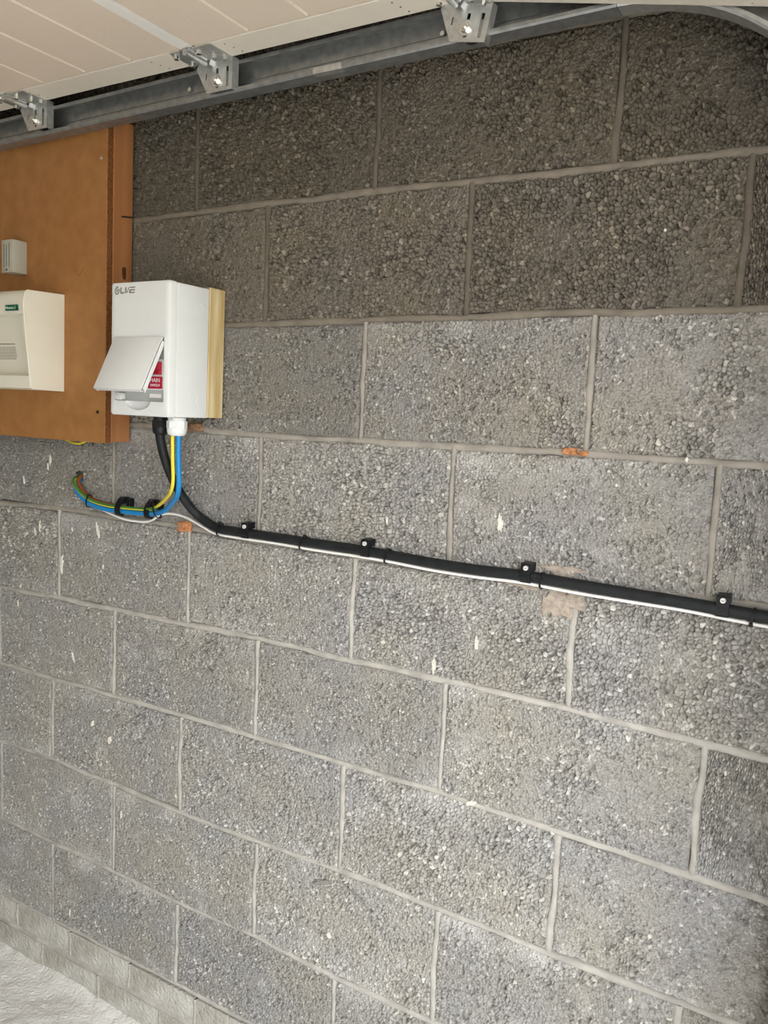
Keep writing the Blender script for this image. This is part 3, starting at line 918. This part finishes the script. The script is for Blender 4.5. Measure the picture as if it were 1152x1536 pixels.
# ---------------------------------------------------------------- new consumer unit on its pine pad
pad = MB().box(0.155, 0.3330, -0.0505, -0.0040, 1.5205, 1.7880, 0.0015, 1).build('mounting_block', M['pine'])
PVo = Vector((0.244, 0, 1.52)); off(pad, PVo); pad.location = PVo
tag(pad, 'pale pine board fixed to the wall behind the white switch enclosure', 'board')
nu = thing('switch_enclosure', 'white main switch enclosure with its front flap open', 'fuse box', (0.25, -0.0505, 1.5180))
NV = Vector((0.25, -0.0505, 1.5180))
NX0, NX1, NZ0, NZ1, NYB, NYM, NYF = 0.1660, 0.3330, 1.5195, 1.7860, -0.0507, -0.1430, -0.1620
off(MB().box(NX0 + 0.0010, NX1 - 0.0008, NYM + 0.0016, NYB, NZ0, NZ1 - 0.0015, 0.003, 3).build('back_box', M['upvc'], nu, smooth=True), NV)
# front cover with a real window for the switch
def front_cover():
    bm = bmesh.new()
    def rr(x0, x1, z0, z1, r, n=5):
        P = []
        for cx, cz, a0 in ((x1 - r, z1 - r, 0), (x0 + r, z1 - r, 90), (x0 + r, z0 + r, 180), (x1 - r, z0 + r, 270)):
            for k in range(n + 1):
                a = math.radians(a0 + 90 * k / n)
                P.append((cx + r * math.cos(a), cz + r * math.sin(a)))
        return P
    outer = rr(NX0, NX1, NZ0 - 0.0010, NZ1, 0.006)
    hole = rr(0.1790, 0.3190, 1.5480, 1.6760, 0.003)
    # finger scoop in the lower edge of the window
    scoop = [(0.247 + 0.036 * math.cos(math.radians(a)), 1.5480 + 0.018 * math.sin(math.radians(a))) for a in range(180, 361, 15)]
    h2 = []
    for k, q in enumerate(hole):
        h2.append(q)
        if k == 17:
            h2 += scoop
    rings = []
    for P, y in ((outer, NYM), (outer, NYF + 0.004)):
        rings.append([bm.verts.new((a, y, b)) for a, b in P])
    cx, cz = (NX0 + NX1) / 2, (NZ0 + NZ1) / 2
    for ins, y in ((0.0012, NYF + 0.0012), (0.004, NYF)):
        rings.append([bm.verts.new((a + (ins if a < cx else -ins), y, b + (ins if b < cz else -ins))) for a, b in outer])
    for r0, r1 in zip(rings, rings[1:]):
        n = len(r0)
        for i in range(n):
            bm.faces.new((r0[i], r0[(i + 1) % n], r1[(i + 1) % n], r1[i]))
    hv = [bm.verts.new((a, NYF, b)) for a, b in h2]
    hb = [bm.verts.new((a, NYF + 0.012, b)) for a, b in h2]
    n = len(hv)
    for i in range(n):
        bm.faces.new((hv[i], hv[(i + 1) % n], hb[(i + 1) % n], hb[i]))
    ee = []
    for L_ in (rings[-1], hv):
        for i in range(len(L_)):
            e = bm.edges.get((L_[i], L_[(i + 1) % len(L_)]))
            ee.append(e)
    bmesh.ops.triangle_fill(bm, edges=ee, use_beauty=True)
    bmesh.ops.recalc_face_normals(bm, faces=bm.faces)
    me = bpy.data.meshes.new('front_cover')
    bm.to_mesh(me); bm.free()
    me.materials.append(M['upvc'])
    me.shade_smooth()
    me.set_sharp_from_angle(angle=math.radians(35))
    return link('front_cover', me, nu)
fc = off(front_cover(), NV)
# finger scoop bowl
bw = MB(); V = []; F = []
for j in range(5):
    s_ = math.cos(math.radians(j * 22.5)); y = NYF + 0.0002 + 0.010 * math.sin(math.radians(j * 22.5))
    for a in range(180, 361, 15):
        V.append((0.247 + 0.036 * math.cos(math.radians(a)) * (0.35 + 0.65 * s_), y, 1.5482 + 0.018 * math.sin(math.radians(a)) * s_))
for j in range(4):
    for i in range(12):
        F.append((j * 13 + i, j * 13 + i + 1, (j + 1) * 13 + i + 1, (j + 1) * 13 + i))
off(bw.add(V, F).build('finger_scoop', M['upvc'], nu, smooth=True), NV)
# the switch inside
mod = off(MB().box(0.1790, 0.3190, -0.1500, -0.0900 - 0.05, 1.5480, 1.6760).build('switch_module', M['modgrey'], nu), NV)
off(MB().box(0.252, 0.3188, -0.1545, -0.1500, 1.5720, 1.6340, 0.001, 1).build('module_face', M['upvc'], nu), NV)
sw = MB()
sw.prism([(-0.1545, 1.6280), (-0.1640, 1.6255), (-0.1660, 1.6190), (-0.1605, 1.6120), (-0.1640, 1.6040), (-0.1545, 1.6020)], 0, 0.2640, 0.3060)
off(sw.build('switch_toggle', M['red'], nu, bevel=0.0006), NV)
off(MB().box(0.2695, 0.3080, -0.1560, -0.1543, 1.5745, 1.5985).build('red_label', M['redlab'], nu), NV)
text_mesh('MAIN', 0.0115, 'lettering', M['white'], nu, Vector((0.2888, -0.1562, 1.5875)) - NV, align='CENTER', sx=1.0)
text_mesh('SWITCH', 0.0072, 'lettering', M['white'], nu, Vector((0.2888, -0.1562, 1.5790)) - NV, align='CENTER', sx=1.0)
off(MB().box(0.2700, 0.3010, -0.1525, -0.1498, 1.5560, 1.5645, 0.0006, 1).build('blank_tab', M['white'], nu), NV)
off(MB().box(0.1800, 0.2000, -0.1640, -0.1500, 1.5490, 1.5640, 0.003).build('flap_latch', M['upvc'], nu, smooth=True), NV)
# flap, hinged along its top edge
fp = MB()
fp.box(0.0, 0.137, -0.0045, 0.0, -0.1185, 0.0, 0.0015)
fp.box(0.0, 0.137, -0.0045, 0.0060, -0.1185, -0.1150, 0.0012)
fp.box(0.1335, 0.137, -0.0045, 0.0085, -0.1185, -0.006, 0.0012)
fp.box(0.0, 0.0035, -0.0045, 0.0085, -0.1185, -0.006, 0.0012)
flap = fp.build('flap', M['upvc'], nu, smooth=True)
flap.location = Vector((0.1805, -0.1622, 1.6742)) - NV
flap.rotation_euler = (-math.atan2(0.053, 0.107), 0, 0)
# small moulded marks and knock-outs on the side
for yc, zc in ((-0.0800, 1.7400), (-0.0930, 1.5600)):
    ring = MB(); V = []; F = []
    for q in range(28):
        a = 2 * math.pi * q / 28
        for rr_, xx in ((0.0125, NX1 - 0.0008), (0.0123, NX1 - 0.0002), (0.0117, NX1 - 0.0002), (0.0115, NX1 - 0.0008)):
            V.append((xx, yc + rr_ * math.cos(a), zc + rr_ * math.sin(a)))
    for q in range(28):
        for j in range(3):
            F.append((q * 4 + j, ((q + 1) % 28) * 4 + j, ((q + 1) % 28) * 4 + j + 1, q * 4 + j + 1))
    off(ring.add(V, F).build('knockout', M['upvc'], nu), NV)
# maker's mark: round emblem and four slanted letters
lg = MB()
def stroke(pts, w):
    for (a, b), (c, d) in zip(pts, pts[1:]):
        v = Vector((c - a, d - b)); n = Vector((-v.y, v.x)).normalized() * w / 2
        q = [(a + n.x, b + n.y), (c + n.x, d + n.y), (c - n.x, d - n.y), (a - n.x, b - n.y)]
        lg.prism(q, 1, NYF - 0.0003, NYF + 0.0002)
ox, oz, lh = 0.1765, 1.7640, 0.0118
def sl(x, z):
    return (ox + x + z * 0.12, oz + z)
em = [(0.0062 + 0.0056 * math.cos(math.radians(a)), lh / 2 + 0.0072 * math.sin(math.radians(a))) for a in range(60, 391, 22)]
stroke([sl(*p) for p in em], 0.0029)
stroke([sl(0.0040, 0.0095), sl(0.0085, 0.0075), sl(0.0045, 0.0050), sl(0.0080, 0.0030)], 0.0023)
stroke([sl(0.0170, lh), sl(0.0170, 0.0008), sl(0.0265, 0.0008)], 0.0038)
stroke([sl(0.0312, lh), sl(0.0312, 0.0)], 0.0046)
stroke([sl(0.0350, 0.0005), sl(0.0408, lh)], 0.0026)
stroke([sl(0.0575, lh - 0.0008), sl(0.0430, lh - 0.0008)], 0.0026)
stroke([sl(0.0575, lh / 2), sl(0.0430, lh / 2)], 0.0026)
stroke([sl(0.0575, 0.0008), sl(0.0430, 0.0008)], 0.0026)
stroke([sl(0.0432, 0.0), sl(0.0440, lh * 0.55)], 0.0043)
off(lg.build('emblem', M['logo'], nu), NV)
# cable glands under the box
GW = (0.2975, -0.1020); GB = (0.2500, -0.1020)
def gland(c, mat, s, nm, lab):
    g = MB()
    x, y = c
    g.cyl((x, y, 1.5185), (x, y, 1.5110), 0.0170 * s, 0.0170 * s, 20)
    o = off(g.build(nm, mat, nu, smooth=True), NV)
    o['label'] = lab
    h_ = MB()
    h_.cyl((x, y, 1.5110), (x, y, 1.4960), 0.0195 * s, 0.0195 * s, 8)
    h_.tube([(x, y, 1.4960), (x, y, 1.4880), (x, y, 1.4830), (x, y, 1.4805)], [0.0190 * s, 0.0185 * s, 0.0160 * s, 0.0120 * s], 20)
    n_ = off(h_.build('gland_nut', mat, o, smooth=True), NV)
gland(GW, M['upvc'], 1.08, 'cable_gland', 'white plastic cable gland')
gland(GB, M['black_plastic'], 0.88, 'cable_gland', 'black plastic cable gland')

# ---------------------------------------------------------------- cables
def cable(name, pts, r, mat, label, n=8, sides=14):
    P = spline(pts, n)
    base = Vector(P[0])
    o = MB().tube([p - base for p in P], r, sides).build(name, mat, None, smooth=True)
    o.location = base
    return tag(o, label, 'cable')
BR = 0.0098
cable('armoured_cable', [(0.2500, -0.102, 1.4900), (0.2500, -0.101, 1.4700), (0.2570, -0.094, 1.4300), (0.2640, -0.078, 1.3880), (0.2690, -0.045, 1.3400),
                         (0.2850, -0.020, 1.3060), (0.333, -0.0145, 1.2850), (0.380, -0.0145, 1.2825), (0.418, -0.0145, 1.2825), (0.567, -0.0145, 1.282), (0.718, -0.0145, 1.2815), (0.850, -0.0145, 1.2775),
                         (0.945, -0.0145, 1.2765), (1.047, -0.0145, 1.2785), (1.175, -0.0145, 1.2755), (1.282, -0.0145, 1.2740), (1.369, -0.0145, 1.2715), (1.470, -0.0145, 1.2680), (1.575, -0.0145, 1.2650)],
      BR, M['black_cable'], 'thick black cable running along the block wall from the white enclosure')
blue_pts = [(0.3035, -0.103, 1.4850), (0.3035, -0.102, 1.4300), (0.3035, -0.099, 1.3890), (0.2890, -0.088, 1.3560), (0.2500, -0.064, 1.3340), (0.2050, -0.040, 1.3120), (0.1580, -0.026, 1.2985),
            (0.1020, -0.021, 1.2935), (0.0470, -0.020, 1.2920), (-0.0100, -0.020, 1.2915), (-0.0690, -0.021, 1.3005), (-0.1120, -0.020, 1.3240), (-0.1290, -0.008, 1.3430), (-0.1330, 0.014, 1.3515)]
cable('blue_cable', blue_pts, 0.0056, M['blue'], 'blue insulated cable looping from the white gland to the wall hole')
e_pts = [(0.2910, -0.107, 1.4850), (0.2925, -0.107, 1.4300), (0.2920, -0.104, 1.3890), (0.2760, -0.094, 1.3620), (0.2370, -0.069, 1.3430), (0.1900, -0.044, 1.3220), (0.1530, -0.029, 1.3090),
         (0.1020, -0.023, 1.3035), (0.0470, -0.022, 1.3015), (-0.0100, -0.022, 1.3015), (-0.0690, -0.022, 1.3105), (-0.1120, -0.022, 1.3335), (-0.1345, -0.012, 1.3510), (-0.1385, 0.014, 1.3610)]
def earth(pts):
    P = spline(pts, 10)
    base = Vector(P[0])
    r, n = 0.0040, 16
    root = thing('earth_cable', 'green and yellow striped earth cable beside the blue one', 'cable', base)
    g = MB(); y_ = MB()
    prev = None; Vv = []
    for i, p in enumerate(P):
        t = (P[min(i + 1, len(P) - 1)] - P[max(i - 1, 0)]).normalized()
        # reference: towards the room, so that the stripes keep their side with a slow twist
        f_ = i / (len(P) - 1)
        u = Vector((0, -1, 0)); u = (u - t * u.dot(t)).normalized()
        w = t.cross(u)
        tw = -1.6 + 3.34 * sstep(0.34, 0.52, f_)
        for k in range(n):
            a = 2 * math.pi * k / n + tw
            Vv.append((p - base) + (u * math.cos(a) + w * math.sin(a)) * r)
    gf, yf = [], []
    for i in range(len(P) - 1):
        for k in range(n):
            q = (i * n + k, i * n + (k + 1) % n, (i + 1) * n + (k + 1) % n, (i + 1) * n + k)
            (yf if k in (0, 1, 2, 3, 4, 5, 9, 10) else gf).append(q)
    g.add(Vv, gf).build('green_stripe', M['greenins'], root, smooth=True)
    y_.add(Vv, yf).build('yellow_stripe', M['yellow'], root, smooth=True)
earth(e_pts)
cable('brown_cable', [(-0.1245, 0.014, 1.3625), (-0.1235, -0.002, 1.3590), (-0.1180, -0.0115, 1.3470), (-0.1000, -0.0125, 1.3280), (-0.0690, -0.0115, 1.3105), (-0.0300, -0.0090, 1.3030), (0.0, -0.0085, 1.3010)],
      0.0046, M['brownins'], 'short brown insulated cable coming out of the wall hole')
wp = [(-0.060, -0.009, 1.2940), (-0.029, -0.012, 1.287), (0.006, -0.013, 1.279), (0.052, -0.012, 1.272), (0.107, -0.012, 1.273), (0.139, -0.014, 1.281), (0.166, -0.018, 1.2955), (0.202, -0.014, 1.3015), (0.243, -0.012, 1.2965), (0.293, -0.012, 1.281), (0.332, -0.013, 1.2705)]
for x in np.linspace(0.417, 1.575, 14):
    zc = np.interp(x, [0.333, 0.418, 0.567, 0.718, 0.85, 0.945, 1.047, 1.175, 1.282, 1.369, 1.47, 1.575], [1.2850, 1.2825, 1.282, 1.2815, 1.2775, 1.2765, 1.2785, 1.2755, 1.274, 1.2715, 1.268, 1.265])
    wp.append((float(x), -0.0160, float(zc) - 0.0098 - 0.0031 - 0.0008 * math.sin(x * 23)))
cable('white_cable', wp, 0.0027, M['whitecable'], 'thin white cable slung under the thick black one', n=6, sides=10)

# ---------------------------------------------------------------- cable clips and ties
def clip_mesh(parent, R, top, wid, strap=0.0030):
    """profile in Y,Z around a cable centred at (-0.0145, 0): tab above, band over the cable"""
    cy = -0.0145
    prof = [(-0.001, top), (-0.0215, top - 0.001), (-0.0235, top - 0.004), (-0.0262, R * 0.35)]
    for a in range(20, -56, -5):
        prof.append((cy - (R + strap) * math.cos(math.radians(a)), (R + strap) * math.sin(math.radians(a))))
    inner = []
    for a in range(-55, 91, 5):
        inner.append((cy - (R + 0.0002) * math.cos(math.radians(a)), (R + 0.0002) * math.sin(math.radians(a))))
    prof += inner + [(-0.001, R + 0.0003)]
    b = MB().prism(prof, 0, -wid / 2, wid / 2).build('clip_body', M['black_plastic'], parent)
    s_ = MB()
    s_.cyl((0.0, -0.0272, top - 0.0085), (0.0, -0.0225, top - 0.0085), 0.0040, 0.0046, 14)
    so = s_.build('screw', M['screwhead'], parent, smooth=True)
    so['label'] = 'bright cross-head screw'
    MB().box(-0.0022, 0.0022, -0.0275, -0.0270, top - 0.0089, top - 0.0081).build('screw_slot', M['rust'], so)
def cz(x):
    return float(np.interp(x, [0.333, 0.418, 0.567, 0.718, 0.85, 0.945, 1.047, 1.175, 1.282, 1.369, 1.47], [1.2850, 1.2825, 1.282, 1.2815, 1.2775, 1.2765, 1.2785, 1.2755, 1.274, 1.2715, 1.268]))
LAB = ['black cable clip on the black cable, the nearest to the cable\'s bend under the enclosure',
       'second black clip along the thick black cable from the enclosure',
       'third black clip along the black cable, just before the tan mortar smear',
       'fourth black clip along the thick black cable from the enclosure']
for i, x in enumerate((0.420, 0.720, 1.048, 1.367)):
    t = thing('cable_clip', LAB[i], 'cable clip', (x, 0, cz(x)), 'clips holding the cables to the wall')
    clip_mesh(t, BR, 0.0240 if i else 0.0230, 0.0190)
# the two clips on the blue and earth cables: strap over the pair, tab with hook above
for i, (x, zc) in enumerate(((0.039, 1.2965), (0.135, 1.2995))):
    t = thing('cable_clip', ('black strap clip on the blue cable, between the wall hole and its second clip',
                             'black strap clip on the blue cable where it bends up to the gland')[i], 'cable clip', (x, 0, zc), 'clips holding the cables to the wall')
    ro, cy = 0.0120, -0.0215
    prof = [(-0.001, 0.0280), (-0.0130, 0.0280), (-0.0180, 0.0240), (-0.0265, 0.0140)]
    for a in range(30, -121, -10):
        prof.append((cy - (ro + 0.0028) * math.cos(math.radians(a)) * 0.62, -0.0005 + (ro + 0.0028) * math.sin(math.radians(a))))
    for a in range(-120, 61, 10):
        prof.append((cy - (ro + 0.0004) * math.cos(math.radians(a)) * 0.62, -0.0005 + (ro + 0.0004) * math.sin(math.radians(a))))
    prof += [(-0.010, 0.0150), (-0.001, 0.0150)]
    MB().prism(prof, 0, -0.0085, 0.0085).build('clip_body', M['black_plastic'], t)
    MB().box(0.012, 0.026, -0.014, -0.001, 0.006, 0.0260, 0.0015).build('clip_foot', M['black_plastic'], t)
    MB().box(0.006, 0.014, -0.008, -0.001, 0.012, 0.0262).build('clip_bridge', M['black_plastic'], t)
    s_ = MB(); s_.cyl((0, -0.0170, 0.0225), (0, -0.0130, 0.0215), 0.0036, 0.0040, 12)
    s_.build('screw', M['screwhead'], t, smooth=True)

def tie(x, zc, ry, rz, cy, label, lean=0.0, head=(0, 0)):
    t = thing('cable_tie', label, 'cable tie', (x, cy, zc), 'black ties around the cables')
    n = 22; V = []; F = []
    for k in range(n):
        a = 2 * math.pi * k / n
        for (dx, e) in ((-0.0017, 0), (-0.0017, 0.0011), (0.0017, 0.0011), (0.0017, 0)):
            yy = -(ry + e) * math.cos(a); zz = (rz + e) * math.sin(a)
            V.append((dx + lean * zz, yy, zz))
    for k in range(n):
        for j in range(4):
            F.append((k * 4 + j, ((k + 1) % n) * 4 + j, ((k + 1) % n) * 4 + (j + 1) % 4, k * 4 + (j + 1) % 4))
    MB().add(V, F).build('band', M['black_plastic'], t)
    a = head[0]
    hz = (rz + 0.002) * math.sin(a); hy = -(ry + 0.002) * math.cos(a)
    MB().box(-0.0028 + lean * hz, 0.0028 + lean * hz, hy - 0.0026, hy + 0.0026, hz - 0.0028, hz + 0.0028, 0.0006, 1).build('head', M['black_plastic'], t)
TL = ['black cable tie at the foot of the black cable\'s bend', 'black cable tie between the first and second clips of the black cable', 'black cable tie just past the second clip of the black cable',
      'black cable tie with square head by the tan mortar smear', 'black cable tie just past the fourth clip of the black cable']
for i, (x, hd, ln) in enumerate(((0.344, 1.2, 0.15), (0.567, 1.3, 0.35), (0.767, 1.1, 0.25), (1.075, 0.35, 0.05), (1.410, -0.75, 0.12))):
    tie(x, cz(x) - 0.0030, 0.0108, 0.0138, -0.0147, TL[i], ln, (hd,))
tie(-0.069, 1.3055, 0.0085, 0.0145, -0.0205, 'black cable tie on the blue cable nearest the wall hole', 0.15, (1.2,))
tie(0.170, 1.3055, 0.0100, 0.0150, -0.0310, 'black cable tie on the blue cable beside the white cable\'s start of bend', -0.45, (1.2,))
